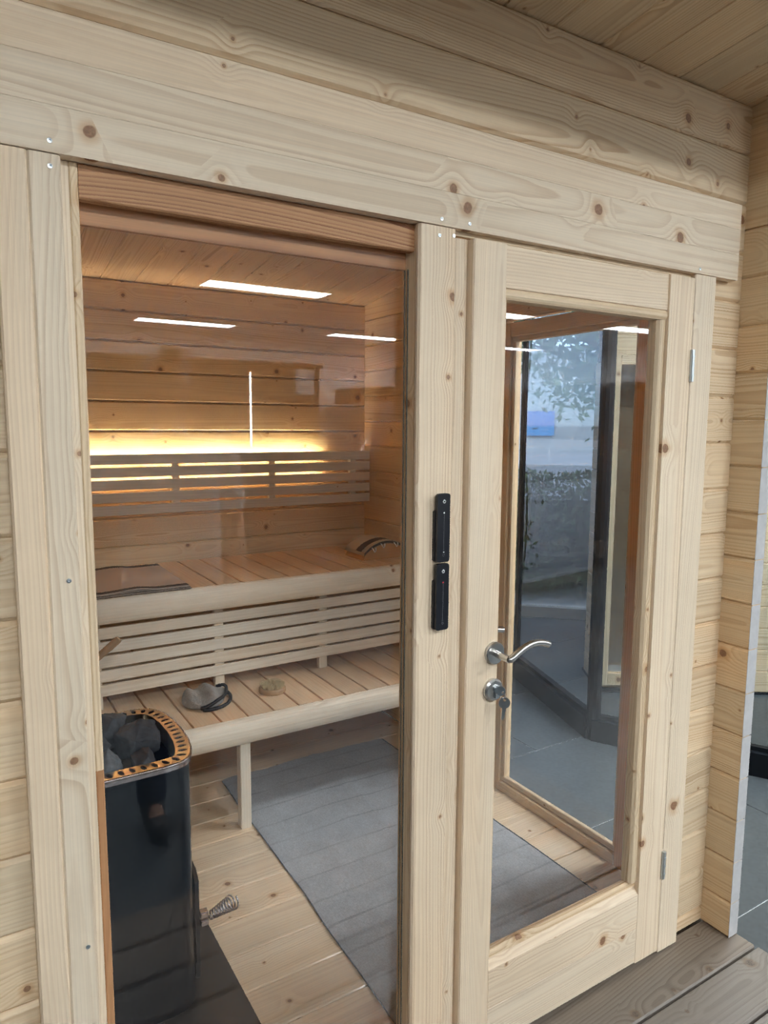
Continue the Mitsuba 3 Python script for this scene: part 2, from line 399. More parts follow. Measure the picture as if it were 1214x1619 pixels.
part(lv, 'lever', tube([elbow[3], elbow[4]] + arc, .0080, 16), 'steel', smooth=50)
ro = part(dd_, 'lock_rosette', lathe([(0, 0), (.0265, 0), (.0265, .007), (.022, .011), (.0, .012)], 36), 'steel', smooth=35, label='round steel lock rosette')
place(ro, at(1.044, 1.212, .946) @ ROT)
cyl = extrude(unary_union([Point(0, .004).buffer(.0085), sbox(-.0048, -.017, .0048, .004)]).buffer(.0008), .006)
cyl.apply_transform(at(1.048, 1.2015, .946) @ ROT)
part(ro, 'lock_cylinder', cyl, 'zinc', smooth=40)
part(dd_, 'inner_lever', tube([(1.046, 1.254, 1.04), (1.046, 1.300, 1.042), (1.060, 1.308, 1.043), (1.100, 1.308, 1.050), (1.135, 1.304, 1.051), (1.152, 1.300, 1.049)], .0078, 14), 'steel', smooth=50, label='end of the inside lever')

# keys in the lock
kb = thing('door_key', 'two small metal keys hanging from the lock of the sauna door', 'keys')
def key_mesh():
    bow = Point(0, 0).buffer(.0115, 8).difference(Point(0, .006).buffer(.0030))
    blade = Polygon([(-.0035, -.009), (.0035, -.009), (.0035, -.018), (.0022, -.020), (.0036, -.023), (.002, -.026), (.0036, -.029), (.0018, -.032), (0, -.036), (-.0035, -.033)])
    return extrude(unary_union([bow, blade]), .0022)
bow = extrude(Point(0, 0).buffer(.0115, 8).difference(Point(.006, -.003).buffer(.0030)), .0024)
bow.apply_transform(at(1.047, 1.186, .950) @ trimesh.transformations.rotation_matrix(-.75, [0, 0, 1]) @ ROT)
stem = cbox(1.0455, 1.0510, 1.186, 1.203, .9485, .9505, .0004)
part(kb, 'key', trimesh.util.concatenate([bow, stem]), 'zinc', smooth=30)
k2 = key_mesh(); k2.apply_scale(1.15); k2.apply_transform(at(1.0545, 1.180, .922) @ trimesh.transformations.rotation_matrix(-.55, [0, 0, 1]) @ trimesh.transformations.rotation_matrix(.06, [0, 1, 0]) @ ROT)
part(kb, 'key', k2, 'steel', smooth=30)
a = np.linspace(0, 2 * math.pi, 20)
part(kb, 'ring', tube([(1.0525 + .002 * math.sin(t), 1.183 + .0068 * math.cos(t), .938 + .0085 * math.sin(t)) for t in a], .0009, 8, caps=False), 'chrome', smooth=50)

# the two controllers on the post
for i, (z0, z1) in enumerate(((1.262, 1.408), (1.114, 1.2585))):
    t = thing('control_panel', ['upper black touch controller on the post, white dot atop its slider',
                                'lower black touch controller on the post, red dot atop its slider'][i], 'control panel', 'slim black controllers on the post')
    rr = sbox(.8705, z0, .9030, z1).buffer(-.006).buffer(.006, 6)
    f = extrude(rr, .008); f.apply_transform(trimesh.transformations.rotation_matrix(math.pi / 2, [1, 0, 0])); f.apply_translation([0, 1.204, 0])
    part(t, 'face_plate', f, 'black_plastic', smooth=40)
    hs = sbox(.8690, z0 + .001, .9010, z1 - .036).buffer(-.004).buffer(.004, 5)
    f = extrude(hs, .0078); f.apply_transform(trimesh.transformations.rotation_matrix(math.pi / 2, [1, 0, 0])); f.apply_translation([0, 1.212, 0])
    part(t, 'housing', f, 'black_plastic', smooth=40)
    xm = .8875
    ring = Point(xm, z1 - .0165).buffer(.0036, 10).difference(Point(xm, z1 - .0165).buffer(.0024, 10)).union(sbox(xm - .0004, z1 - .0165, xm + .0004, z1 - .0118))
    def flat(poly, th=.0004):
        g = extrude(poly, th); g.apply_transform(trimesh.transformations.rotation_matrix(math.pi / 2, [1, 0, 0])); g.apply_translation([0, 1.196, 0]); return g
    part(t, 'power_symbol', flat(ring), 'white_mark')
    part(t, 'slider_line', flat(sbox(xm - .0004, z0 + .024, xm + .0004, z1 - .042)), 'grey_mark')
    part(t, 'slider_dot', flat(Point(xm, z1 - .0405).buffer(.0016)), ['white_mark', 'red_mark'][i])
    part(t, 'slider_dot', flat(Point(xm, z0 + .0215).buffer(.0014)), ['white_mark', 'grey_mark'][i])
    part(t, 'lower_symbol', flat(Point(xm, z0 + .0150).buffer(.0028, 10).difference(Point(xm, z0 + .0150).buffer(.0020, 10))), 'grey_mark')

# ------------------------------------------------------------------ right window of the sauna
w2 = struct('window_2', 'tall fixed window in the right wall of the sauna')
board(w2, 'jamb', 1.938, 1.999, 1.5255, 1.575, 0, 1.955, 'z', 'amber', .003, label='orange-brown jamb')
board(w2, 'jamb', 1.938, 1.999, 2.188, 2.2275, 0, 1.955, 'z', 'spruce', .003)
board(w2, 'head', 1.938, 1.999, 1.5755, 2.1875, 1.900, 1.955, 'y', 'spruce', .003)
board(w2, 'sill', 1.936, 1.999, 1.5755, 2.1875, .0, .042, 'y', 'spruce', .003)
board(w2, 'glazing_bead', 1.948, 1.968, 1.5755, 2.1875, .0425, .066, 'y', 'pine', .003)
board(w2, 'glazing_bead', 1.948, 1.968, 1.5755, 2.1875, 1.880, 1.8995, 'y', 'pine', .003)
board(w2, 'glazing_bead', 1.948, 1.968, 1.5755, 1.590, .0665, 1.8795, 'z', 'spruce', .003)
board(w2, 'glazing_bead', 1.948, 1.968, 2.170, 2.1875, .0665, 1.8795, 'z', 'pine', .003)
part(w2, 'pane', quad((1.975, 1.576, .045), (1.975, 2.187, .045), (1.975, 2.187, 1.898), (1.975, 1.576, 1.898)), 'coated_glass', label='clear side window pane')

# ------------------------------------------------------------------ porch deck
dk = struct('deck', 'grey weathered plank deck in front of the hut')
y = 1.2350
for i in range(6):
    wd = .1515 if i == 0 else .1450
    profile_board(dk, 'plank', [(y - wd, -.028), (y, -.028), (y, -.003), (y - .003, 0), (y - wd + .004, 0), (y - wd, -.005)], 'x', -.8, 1.991 + .006 * math.sin(i * 9), 'deck_wood')
    y -= .1530 + (.0065 if i == 0 else 0)
for x_ in (-.7, .2, 1.1, 1.85): part(dk, 'joist', cbox(x_, x_ + .045, .33, 1.226, -.060, -.0285), 'cast_iron')

# ------------------------------------------------------------------ benches
SL = .1052
def bench(label, z, yfront, yback, fasc, legs):
    b = thing('bench', label, 'bench')
    x = .803 - SL * 11 + (0 if z > .6 else -.090 + .0)
    while x < XR - .01:
        x0, x1 = max(x + .003, XL + .004), min(x + SL - .003, XR - .004)
        if x1 - x0 > .02: board(b, 'slat', x0, x1, yfront + .026, yback, z - .024, z, 'y', 'alder', .0025)
        x += SL
    h = .100
    pts = []
    for t in np.linspace(-math.pi / 2, math.pi / 2, 13):
        pts.append((yfront + .026 - fasc * abs(math.cos(t)) ** .8, z - .001 - h / 2 + h / 2 * math.sin(t)))
    pts = [(yfront + .0255, z - .001 - h)] + pts[1:-1] + [(yfront + .0255, z - .001)]
    m, uv = prism_uv(pts, 'x', XL + .004, XR - .004)
    part(b, 'fascia', m, 'aspen', uv=uv, label='rounded pale front beam')
    board(b, 'cleat', XL + .004, XR - .004, yback - .06, yback - .02, z - .065, z - .0245, 'x', 'aspen')
    for lx in legs: board(b, 'leg', lx, lx + .042, yfront + .012 + .0148, yfront + .068, 0, z - .0245, 'z', 'aspen', .003)
    return b
bench('upper sauna bench with orange-toned slats, carrying the folded towel', .905, 2.722, 3.334, .028, [])
bench('lower sauna bench with pale rounded front beam and square leg', .450, 2.440, 2.980, .040, [.888, 1.800, -.1])

br = thing('backrest', 'backrest of five horizontal slats on the back wall, glowing from behind', 'backrest')
for i in range(5):
    zt = 1.413 - .0567 * i
    board(br, 'slat', XL + .01, 1.940, 3.292, 3.306, zt - .044, zt, 'x', 'aspen', .002)
for x_ in (-.05, .435, .906, 1.384, 1.845): board(br, 'support', x_ - .018, x_ + .018, 3.3065, 3.3295, 1.140, 1.371, 'z', 'aspen', .002)
sc_ = thing('bench_screen', 'screen of five pale slats between the upper and the lower bench', 'bench screen')
for i in range(5):
    zt = .777 - .0562 * i
    board(sc_, 'slat', XL + .01, 1.941, 2.792, 2.806, zt - .0445, zt, 'x', 'aspen', .002)
for x_ in (-.04, .444, .928, 1.412, 1.890): board(sc_, 'support', x_ - .0205, x_ + .0205, 2.8065, 2.832, .451, .835, 'z', 'aspen', .002)

def lamp_mesh(key, mesh, rgb, bsdf='white_mark', **kw):
    scene[key] = mikit.ply(mesh, bsdf, emitter={'type': 'area', 'radiance': {'type': 'rgb', 'value': list(rgb)}}, **kw)
for z_, y_, s_, l_ in ((1.3820, 3.3070, 1.0, 'warm glowing light strip behind the topmost slat of the backrest'), (1.2800, 3.3310, .30, 'warm glowing light strip behind the middle slat of the backrest')):
    t = thing('light_strip', l_, 'light strip', 'light strips behind the backrest')
    part(t, 'channel', cbox(XL + .02, 1.685, y_, y_ + .0130, z_ - .0085, z_ - .0040, .0005), 'panel_frame')
    lamp_mesh(t + '__diffuser', cbox(XL + .02, 1.68, y_ + .0015, y_ + .0115, z_ - .0038, z_, .0005), np.array([1.0, .745, .46]) * LED_L * s_)

# ------------------------------------------------------------------ floor mat
def mat_fn(p, n, uv):
    y_ = p.y + .022 * (noise(p.x * 4, p.y * 5) - .5)
    k = dr.abs(y_ * 8.0 - dr.floor(y_ * 8.0) - .5)
    s = smoothstep(.05, .025, k) * .22 * (.3 + .9 * noise(p.x * 9, p.y * 11 + 3))
    wv = noise(p.x * 900, p.y * 160) * .5 + noise(p.x * 160, p.y * 900) * .5
    return mi.Color3f(.33, .35, .375) * (1 - s) * (.72 + .5 * wv) * (.88 + .24 * fbm(p.x * 14, p.y * 14, 0.0))
textured('linen_grey', mat_fn, rough=.95, spec=.1, sheen=.4)
fm = thing('floor_mat', 'grey linen runner with thin dark stripes on the sauna floor', 'floor mat')
nx, ny = 46, 90
X, Y = np.meshgrid(np.linspace(.932, 1.768, nx), np.linspace(1.30, 2.868, ny))
hump = .0035 + .012 * meshkit.fbm(np.stack([X * 7, Y * 8, X * 0], -1), 4, 5) + .004 * np.exp(-((X - 1.35 - .05 * np.sin(Y * 3)) / .02) ** 2) + .003 * np.exp(-((Y - 2.05) / .015) ** 2)
edge = np.minimum(np.minimum(X - .932, 1.768 - X) / .02, 1); hump = np.maximum(hump * np.clip(edge, .35, 1), .0015)
X2 = X + .010 * (meshkit.noise(np.stack([X * 0, Y * 5, X * 0 + (X > 1.3)], -1), 2) - .5) + (2.2 - Y) * .022 * (X < 1.35) * -1 * ((1.35 - X) / .42)
Vt = np.stack([X2, Y, hump], -1).reshape(-1, 3); Vb = Vt.copy(); Vb[:, 2] -= .0014
I = np.arange(nx * ny).reshape(ny, nx)
q = np.stack([I[:-1, :-1], I[:-1, 1:], I[1:, 1:], I[1:, :-1]], -1).reshape(-1, 4)
per = np.concatenate([I[0, :-1], I[:-1, -1], I[-1, :0:-1], I[:0:-1, 0]])
pn = np.roll(per, -1); nv = nx * ny
side = np.stack([per, per + nv, pn + nv, pn], -1)
part(fm, 'cloth', (np.vstack([Vt, Vb]), np.vstack([q, q[:, ::-1] + nv, side])), 'linen_grey', smooth=50)
def hem(x_, nm):
    ys = np.linspace(1.31, 2.86, 60)
    i = 0 if x_ < 1.3 else nx - 1
    P = np.stack([np.interp(ys, Y[:, i], X2[:, i]), ys, np.interp(ys, Y[:, i], hump[:, i]) + .0012], -1)
    part(fm, 'hem', tube(P, .0022, 6), 'hem_cloth', smooth=60)
plain('hem_cloth', (.10, .115, .135), rough=.95)
hem(.932, 'l'); hem(1.768, 'r')

# ------------------------------------------------------------------ stove, hearth plate, stones
hp = thing('hearth_plate', 'flat black steel plate on the floor under the stove', 'hearth plate')
part(hp, 'sheet', cbox(-.05, .612, 1.46, 2.075, .001, .007, .001), 'hearth_steel')
st = thing('sauna_stove', 'black wood-burning sauna stove with a perforated metal rim full of stones', 'stove')
outl = Polygon([(.08, 1.70), (.42, 1.70), (.470, 1.708), (.492, 1.735), (.505, 1.775), (.514, 1.83), (.517, 1.90), (.514, 1.97), (.505, 2.03), (.490, 2.072), (.466, 2.098), (.42, 2.108), (.08, 2.108)]).buffer(-.05).buffer(.05, 12)
def shell(poly, z0, z1, lip=.010):
    """Solid block with a rounded upper edge."""
    out = [extrude(poly, z1 - lip - z0, z0)]
    return trimesh.util.concatenate(out)
body = outl.buffer(-.006, 12)
hole = body.buffer(-.012, 12)
part(st, 'body', trimesh.util.concatenate([extrude(body.difference(hole), .672, .02), extrude(hole, .605, .02)]), 'black_enamel', smooth=30)
part(st, 'foot_skirt', extrude(body.buffer(-.02), .0125, .0073), 'cast_iron', smooth=30)
rim_out, rim_in = outl, outl.buffer(-.040, 12)
line = outl.buffer(-.0215, 12).exterior
N = int(line.length / .0265)
holes = []
for i in range(N):
    p = line.interpolate(i / N, normalized=True); p2 = line.interpolate((i + .01) / N, normalized=True)
    ang = math.degrees(math.atan2(p2.y - p.y, p2.x - p.x))
    e = affinity.rotate(affinity.scale(Point(0, 0).buffer(1, 6), .0064, .0125), ang + 12, origin=(0, 0))
    holes.append(affinity.translate(e, p.x, p.y))
collar = rim_out.buffer(-.003).difference(rim_in).difference(unary_union(holes))
ck = part(st, 'collar', extrude(collar, .003, .706), 'wood_reflecting_chrome', smooth=30, label='shiny metal rim with a row of oval holes')
part(ck, 'outer_band', extrude(outl.difference(outl.buffer(-.0035)), .013, .692), 'chrome', smooth=30)
part(ck, 'inner_lip', extrude(rim_in.buffer(.002).difference(rim_in), .05, .656), 'wood_reflecting_chrome', smooth=30)
part(ck, 'bead', tube([(*outl.buffer(-.0015).exterior.interpolate(s, normalized=True).coords[0], .7055) for s in np.linspace(0, 1, 120)], .0042, 8, caps=False), 'chrome', smooth=60)
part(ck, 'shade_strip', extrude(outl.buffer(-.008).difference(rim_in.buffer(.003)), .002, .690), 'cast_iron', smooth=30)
dr_ = unary_union([outl.buffer(.010)]).intersection(sbox(.44, 1.765, .6, 2.04)).difference(outl.buffer(-.001)).buffer(-.001).buffer(.001)
do = part(st, 'door', extrude(dr_, .245, .085), 'cast_iron', smooth=30, label='black stove door')
part(st, 'ash_drawer', extrude(unary_union([outl.buffer(.012)]).intersection(sbox(.44, 1.80, .6, 2.00)).difference(outl.buffer(-.001)).buffer(-.001).buffer(.001), .045, .024), 'cast_iron', smooth=30)
part(do, 'latch', trimesh.util.concatenate([cbox(.512, .534, 1.753, 1.775, .205, .222, .002), cbox(.512, .534, 1.753, 1.775, .228, .245, .002)]), 'chrome')
A0, A1 = np.array([.538, 1.752, .232]), np.array([.590, 1.712, .279])
axd = (A1 - A0) / np.linalg.norm(A1 - A0); e1 = np.cross(axd, [0, 0, 1]); e1 /= np.linalg.norm(e1); e2 = np.cross(axd, e1)
ts = np.linspace(0, 1, 200)
coil = [A0 + (A1 - A0) * t + (.0095 + .0105 * t) * (math.cos(t * 17 * math.pi) * e1 + math.sin(t * 17 * math.pi) * e2) for t in ts]
part(do, 'spring_handle', tube([np.array([.525, 1.765, .226]), A0 - axd * .004] + coil, .0024, 8), 'chrome', smooth=60, label='conical coiled steel spring handle')

def stone_mesh(c, r, seed, flat=(1, 1, 1)):
    g = np.random.default_rng(seed)
    pts = g.normal(size=(26, 3)); pts /= np.linalg.norm(pts, axis=1, keepdims=True)
    pts *= (r * (.86 + .28 * g.random((26, 1)))) * np.array(flat)
    h = trimesh.convex.convex_hull(pts).subdivide().subdivide().subdivide()
    v = h.vertices.copy(); nn = v / np.linalg.norm(v, axis=1, keepdims=True)
    v = v * .93 + nn * (meshkit.fbm(v * 38 + seed, 3, seed)[:, None] - .5) * r * .30 + nn * .05 * r
    v = v + nn * (meshkit.fbm(v * 150 + seed, 2, seed)[:, None] - .5) * r * .05
    a_ = g.random() * 6.28
    M = trimesh.transformations.rotation_matrix(a_, [0, 0, 1])
    m = trimesh.Trimesh(v, h.faces, process=False); m.apply_transform(M); m.apply_translation(c); return m
stones = [((.330, 1.968, .726), .066, (1.15, 1, .85), 'stone', 'large dark stove stone at the back of the heap'),
          ((.392, 1.880, .715), .062, (1, 1.1, .9), 'stone', 'dark stove stone in the middle of the heap beside the right rim'),
          ((.268, 1.880, .712), .058, (1, 1, .9), 'stone', 'dark stove stone left of the middle of the heap'),
          ((.392, 1.784, .684), .054, (1.35, .8, .8), 'stone', 'wedge-shaped dark stove stone by the front right corner of the rim'),
          ((.298, 1.790, .692), .047, (.85, .85, 1.15), 'stone_light', 'lighter blue-grey speckled stove stone at the front of the heap'),
          ((.200, 1.800, .692), .048, (1, 1, .9), 'stone', 'dark stove stone at the front left, mostly hidden by the window jamb'),
          ((.190, 1.935, .690), .060, (1, 1, .9), 'stone', 'dark stove stone at the far left of the heap, hidden by the window jamb'),
          ((.432, 1.990, .672), .044, (1, 1, .8), 'stone', 'small dark stove stone deep in the back right corner of the rim')]
for i, (c, r, f, m, l) in enumerate(stones):
    k = part(None, 'stove_stone', stone_mesh(c, r * .95, 40 + i, f), m, smooth=28)
    lab(k, l, 'stone', 'stones on the stove')

# ------------------------------------------------------------------ towel, headrest, mitt, brush, bucket, ladle
plain('towel_cloth', (.40, .335, .28), rough=.95, sheen=.5)
plain('towel_stripe', (.075, .060, .055), rough=.95)
tw = thing('folded_towel', 'folded beige towel with dark brown border stripes on the upper bench', 'towel')
def sheet(x0, x1, y0, y1, zf, th, nx=40, ny=24):
    X, Y = np.meshgrid(np.linspace(x0, x1, nx), np.linspace(y0, y1, ny))
    Z = zf(X, Y)
    Vt = np.stack([X, Y, Z + th], -1).reshape(-1, 3); Vb = np.stack([X, Y, Z], -1).reshape(-1, 3)
    I = np.arange(nx * ny).reshape(ny, nx)
    q = np.stack([I[:-1, :-1], I[:-1, 1:], I[1:, 1:], I[1:, :-1]], -1).reshape(-1, 4)
    per = np.concatenate([I[0, :-1], I[:-1, -1], I[-1, :0:-1], I[:0:-1, 0]])
    pn = np.roll(per, -1); nv = nx * ny
    return (np.vstack([Vt, Vb]), np.vstack([q, q[:, ::-1] + nv, np.stack([per, per + nv, pn + nv, pn], -1)]))
wave = lambda X, Y: .0025 * np.sin((X - .1) * 17) * np.clip((.80 - X) * 8, 0, 1) + .004 * np.exp(-((X - .60) / .05) ** 2)
for i in range(3):
    x1 = .797 - .004 * i
    base = .9055 + .0056 * i
    zf = lambda X, Y, base=base, i=i: base + np.maximum(0, wave(X, Y)) * (i / 2.0 + .25)
    part(tw, 'layer', sheet(.27, x1, 2.732 + .003 * i, 3.235 - .004 * i, zf, .0046), 'towel_cloth', smooth=50)
    if i < 2:
        part(tw, 'stripe', sheet(.27, x1 + .0005, 2.7315 + .003 * i, 2.7345 + .003 * i, lambda X, Y: zf(X, Y) + .0008, .0024, 40, 2), 'towel_stripe', smooth=50)
zf2 = lambda X, Y: .9055 + .0112 + np.maximum(0, wave(X, Y)) * 1.25 + .0046
part(tw, 'stripe', sheet(.27, .7895, 2.7375, 2.7700, zf2, .0006, 40, 3), 'towel_stripe', smooth=50)
part(tw, 'stripe', sheet(.27, .7895, 3.1900, 3.2300, zf2, .0006, 40, 3), 'towel_stripe', smooth=50)

hr = thing('headrest', 'curved wooden headrest with a striped beige cushion on the upper bench', 'headrest')
plain('cushion_cloth', (.44, .37, .28), rough=.95, sheen=.4)
hx0, hx1 = 1.672, 1.930
arc_z = lambda t: .022 + .052 * np.sin(np.clip(t, 0, 1) * math.pi) ** .75
tt = np.linspace(0, 1, 22)
prof = [(hx0 + .0, .9055), (hx1, .9055)] + [(hx0 + .012 + (hx1 - hx0 - .016) * t, .9055 + arc_z(t)) for t in tt[::-1]]
profile_board(hr, 'wooden_base', prof, 'y', 2.895, 3.075, 'handle_wood')
def arc_shell(y0, y1, lift, th, mat, nm):
    xs = hx0 + .004 + (hx1 - hx0 - .008) * tt
    lo = np.stack([xs, .9055 + arc_z(tt) + lift], -1); hi = np.stack([xs, .9055 + arc_z(tt) + lift + th], -1)
    poly = np.vstack([lo, hi[::-1]])
    m = extrude(Polygon(poly), y1 - y0)
    m.apply_transform(trimesh.transformations.rotation_matrix(math.pi / 2, [1, 0, 0])); m.apply_translation([0, y1, 0])
    return part(hr, nm, m, mat, smooth=35)
ck_ = arc_shell(2.888, 3.080, .0005, .016, 'cushion_cloth', 'cushion')
for y0, y1 in ((2.922, 2.975),):
    arc_shell(y0, y1, .0165, .0009, 'towel_stripe', 'stripe')
arc_shell(2.8875, 2.8900, .002, .012, 'towel_stripe', 'piping')
for x_ in (1.715, 1.765, 1.84):
    z_ = .9055 + float(arc_z((x_ - hx0) / (hx1 - hx0)))
    part(hr, 'tie', tube([(x_, 2.887, z_ + .008), (x_ + .006, 2.880, z_ - .004), (x_ + .012, 2.880, z_ - .014), (x_ + .020, 2.882, z_ - .008), (x_ + .022, 2.887, z_ + .006)], .0022, 6), 'white_mark', smooth=60)

bm = thing('bath_mitt', 'grey bath mitt with a black bound edge on the lower bench', 'mitt')
textured('mitt_cloth', lambda p, n, uv: mi.Color3f(.27, .255, .235) * (.7 + .6 * fbm(p.x * 240, p.y * 240, p.z * 240)), rough=.95)
g = trimesh.creation.icosphere(subdivisions=4)
v = g.vertices.copy()
v = np.sign(v) * np.abs(v) ** .8
v *= [.082, .098, .030]
v[:, 2] = np.maximum(v[:, 2], -.020)
v[:, 2] += .014 * (meshkit.fbm(v * [22, 22, 8], 3, 3) - .5) * (v[:, 2] > -.01) + .010 * np.sin(v[:, 0] * 70 + v[:, 1] * 30) * (v[:, 2] > 0)
mit = trimesh.Trimesh(v, g.faces, process=False)
MM = at(.822, 2.690, .4715) @ trimesh.transformations.rotation_matrix(-.50, [0, 0, 1])
mit.apply_transform(MM); part(bm, 'cloth', mit, 'mitt_cloth', smooth=True)
from scipy.interpolate import CubicSpline
te = np.linspace(0, 1, 40)
for ed in ([(.010, -.102, -.008), (.050, -.092, .006), (.078, -.055, .016), (.086, 0, .012), (.080, .050, .020), (.060, .088, .016), (.030, .102, .004)],
           [(.020, -.104, -.013), (.062, -.092, -.013), (.096, -.050, -.013), (.104, .0, -.013), (.094, .052, -.012), (.066, .086, -.006), (.030, .102, .002)]):
    P_ = trimesh.transform_points(np.array(ed), MM)
    part(bm, 'binding', tube(CubicSpline(np.linspace(0, 1, 7), P_)(te), .0068, 10), 'rubber', smooth=60, label='black bound edge')

bb = thing('bath_brush', 'round wooden bath brush lying bristles up on the lower bench', 'brush')
cb = (1.100, 2.655)
part(bb, 'ring_base', lathe([(.014, 0), (.052, 0), (.056, .004), (.056, .016), (.052, .021), (.016, .021), (.014, .018), (.014, 0)], 40, (cb[0], cb[1], .4505)), 'handle_wood_plain', smooth=35)
plain('handle_wood_plain', (.42, .27, .15), rough=.5)
plain('bristle', (.66, .56, .36), rough=.8)
bl = []
for i in range(900):
    a_, r_ = random.random() * 6.283, math.sqrt(random.uniform(.021 ** 2, .047 ** 2))
    c0 = np.array([cb[0] + r_ * math.cos(a_), cb[1] + r_ * math.sin(a_), .4710])
    d_ = np.array([math.cos(a_) * (r_ - .03) * .35, math.sin(a_) * (r_ - .03) * .35, .019 + .004 * random.random()])
    u_ = np.array([-math.sin(a_ * 3), math.cos(a_ * 3), 0]) * .0009; w_ = np.cross(u_, [0, 0, 1])
    bl.append(trimesh.Trimesh([c0 + u_, c0 - u_ * .5 + w_, c0 - u_ * .5 - w_, c0 + d_], [[0, 1, 3], [1, 2, 3], [2, 0, 3]], process=False))
k = part(bb, 'bristles', trimesh.util.concatenate(bl), 'bristle'); lab(k, 'pale bristles', None, None, 'stuff')

bk = thing('water_bucket', 'small wooden bucket on the lower bench behind the window jamb', 'bucket')
for i in range(14):
    a0, a1 = 2 * math.pi * i / 14 + .01, 2 * math.pi * (i + 1) / 14 - .01
    ring = Polygon([(.105 * math.cos(t), .105 * math.sin(t)) for t in np.linspace(a0, a1, 5)] + [(.093 * math.cos(t), .093 * math.sin(t)) for t in np.linspace(a1, a0, 5)])
    m = extrude(ring, .20, .451); m.apply_translation([.13, 2.62, 0]); part(bk, 'stave', m, 'handle_wood_plain', smooth=30)
part(bk, 'bottom', lathe([(0, 0), (.093, 0), (.093, .012), (0, .012)], 24, (.13, 2.62, .4525)), 'handle_wood_plain')
for z_ in (.49, .60): part(bk, 'hoop', lathe([(.1055, 0), (.107, 0), (.107, .015), (.1055, .015), (.1055, 0)], 32, (.13, 2.62, z_)), 'steel', smooth=40)
ld = thing('ladle', 'wooden ladle handle sticking up at the left edge of the window', 'ladle')
P0, P1 = np.array([.120, 2.60, .500]), np.array([.478, 2.520, .808])
part(ld, 'handle', tube([P0 + (P1 - P0) * t for t in (0, .3, .7, .985, 1)], [.010, .0105, .0125, .0135, .0115], 16), 'handle_wood_plain', smooth=40)
part(ld, 'bowl', lathe([(0, -.022), (.022, -.018), (.032, .004), (.029, .004), (.02, -.014), (0, -.018)], 24, (.115, 2.605, .495)), 'handle_wood_plain', smooth=40)

# ------------------------------------------------------------------ showroom
ZF, ZC = -.060, 2.80
room = Polygon([(-6, -7.2), (9, -7.2), (9, -.46), (1.54, 7.0), (-6, 7.0)])
sf = struct('showroom_floor', 'dark grey tiled showroom floor with pale joints')
part(sf, 'grout_bed', extrude(room.buffer(-.01), .05, ZF - .0530), 'grout')
TW, TH = 1.252, .622
tile_m = cbox(0, TW - .004, 0, TH - .004, ZF - .010, ZF, .0012)
tile_ply = mikit.ply(tile_m, 'tile')
for j in range(-17, 8):
    y0 = 1.230 + TH * j
    ph = 2.850 - (TW / 3) * ((-j) % 3) * -1
    for i in range(-10, 9):
        x0 = 2.850 + (TW / 3) * (j % 3) + TW * i
        sq = sbox(x0, y0, x0 + TW - .004, y0 + TH - .004)
        it = sq.intersection(room.buffer(-.02))
        if it.area < .02: continue
        k = key_for(sf + '__tile')
        if it.area > sq.area * .999:
            scene[k] = {**tile_ply, 'to_world': T().translate([x0, y0, 0])}
        else:
            scene[k] = mikit.ply(extrude(it, .010, ZF - .010), 'tile')
sw = struct('showroom_ceiling', 'white showroom ceiling')
part(sw, 'board', extrude(room.buffer(.1), .1, ZC), 'ceiling_paint')
def wall(name, label, a, b, z0, z1, th=.12):
    k = struct(name, label)
    a, b = np.array(a, float), np.array(b, float); d = (b - a) / np.linalg.norm(b - a); n = np.array([d[1], -d[0]])
    part(k, 'panel', extrude(Polygon([a, b, b + n * th, a + n * th]), z1 - z0, z0), 'white_paint')
wall('showroom_wall_rear', 'white wall behind the viewer', (-6, -7.2), (9, -7.2), ZF, ZC)
wall('showroom_wall_right', 'white wall at the right of the showroom', (9, -7.2), (9, -.46), ZF, ZC)
wall('showroom_wall_far', 'white wall behind the hut', (1.54, 7), (-6, 7), ZF, ZC)
wall('showroom_wall_left', 'white wall at the left of the showroom', (-6, 7), (-6, -7.2), ZF, ZC)

# ceiling panels: regular grid
for ix in range(4):
    for iy in range(3):
        cx, cy = .03 + 2.6 * ix, -1.22 - 2.6 * iy
        t = thing('ceiling_light', {(1, 1): 'white ceiling light panel mirrored largest and highest in the window', (1, 2): 'white ceiling light panel mirrored at the left of the window',
            (2, 2): 'white ceiling light panel mirrored at the right edge of the window', (2, 1): 'white ceiling light panel mirrored at the top left corner of the door pane',
            (3, 1): 'white ceiling light panel mirrored at the top right corner of the door pane', (3, 2): 'white ceiling light panel mirrored lowest, at the left edge of the door pane'}.get((ix, iy), 'white rectangular showroom ceiling light panel outside the picture'), 'ceiling light', 'ceiling light panels')
        part(t, 'frame', extrude(sbox(cx - .61, cy - .165, cx + .61, cy + .165).difference(sbox(cx - .595, cy - .15, cx + .595, cy + .15)), .014, ZC - .0145), 'panel_frame')
        lamp_mesh(t + '__diffuser', quad((cx - .595, cy - .15, ZC - .010), (cx - .595, cy + .15, ZC - .010), (cx + .595, cy + .15, ZC - .010), (cx + .595, cy - .15, ZC - .010)), np.array([.93, .985, 1.0]) * PANEL_L)
for cx, cy in ((2.83, 1.38), (5.23, 1.38)):
    t = thing('ceiling_light', 'white rectangular showroom ceiling light panel outside the picture', 'ceiling light', 'ceiling light panels')
    part(t, 'frame', extrude(sbox(cx - .61, cy - .165, cx + .61, cy + .165).difference(sbox(cx - .595, cy - .15, cx + .595, cy + .15)), .014, ZC - .0145), 'panel_frame')
    lamp_mesh(t + '__diffuser', quad((cx - .595, cy - .15, ZC - .010), (cx - .595, cy + .15, ZC - .010), (cx + .595, cy + .15, ZC - .010), (cx + .595, cy - .15, ZC - .010)), np.array([.93, .985, 1.0]) * PANEL_L)

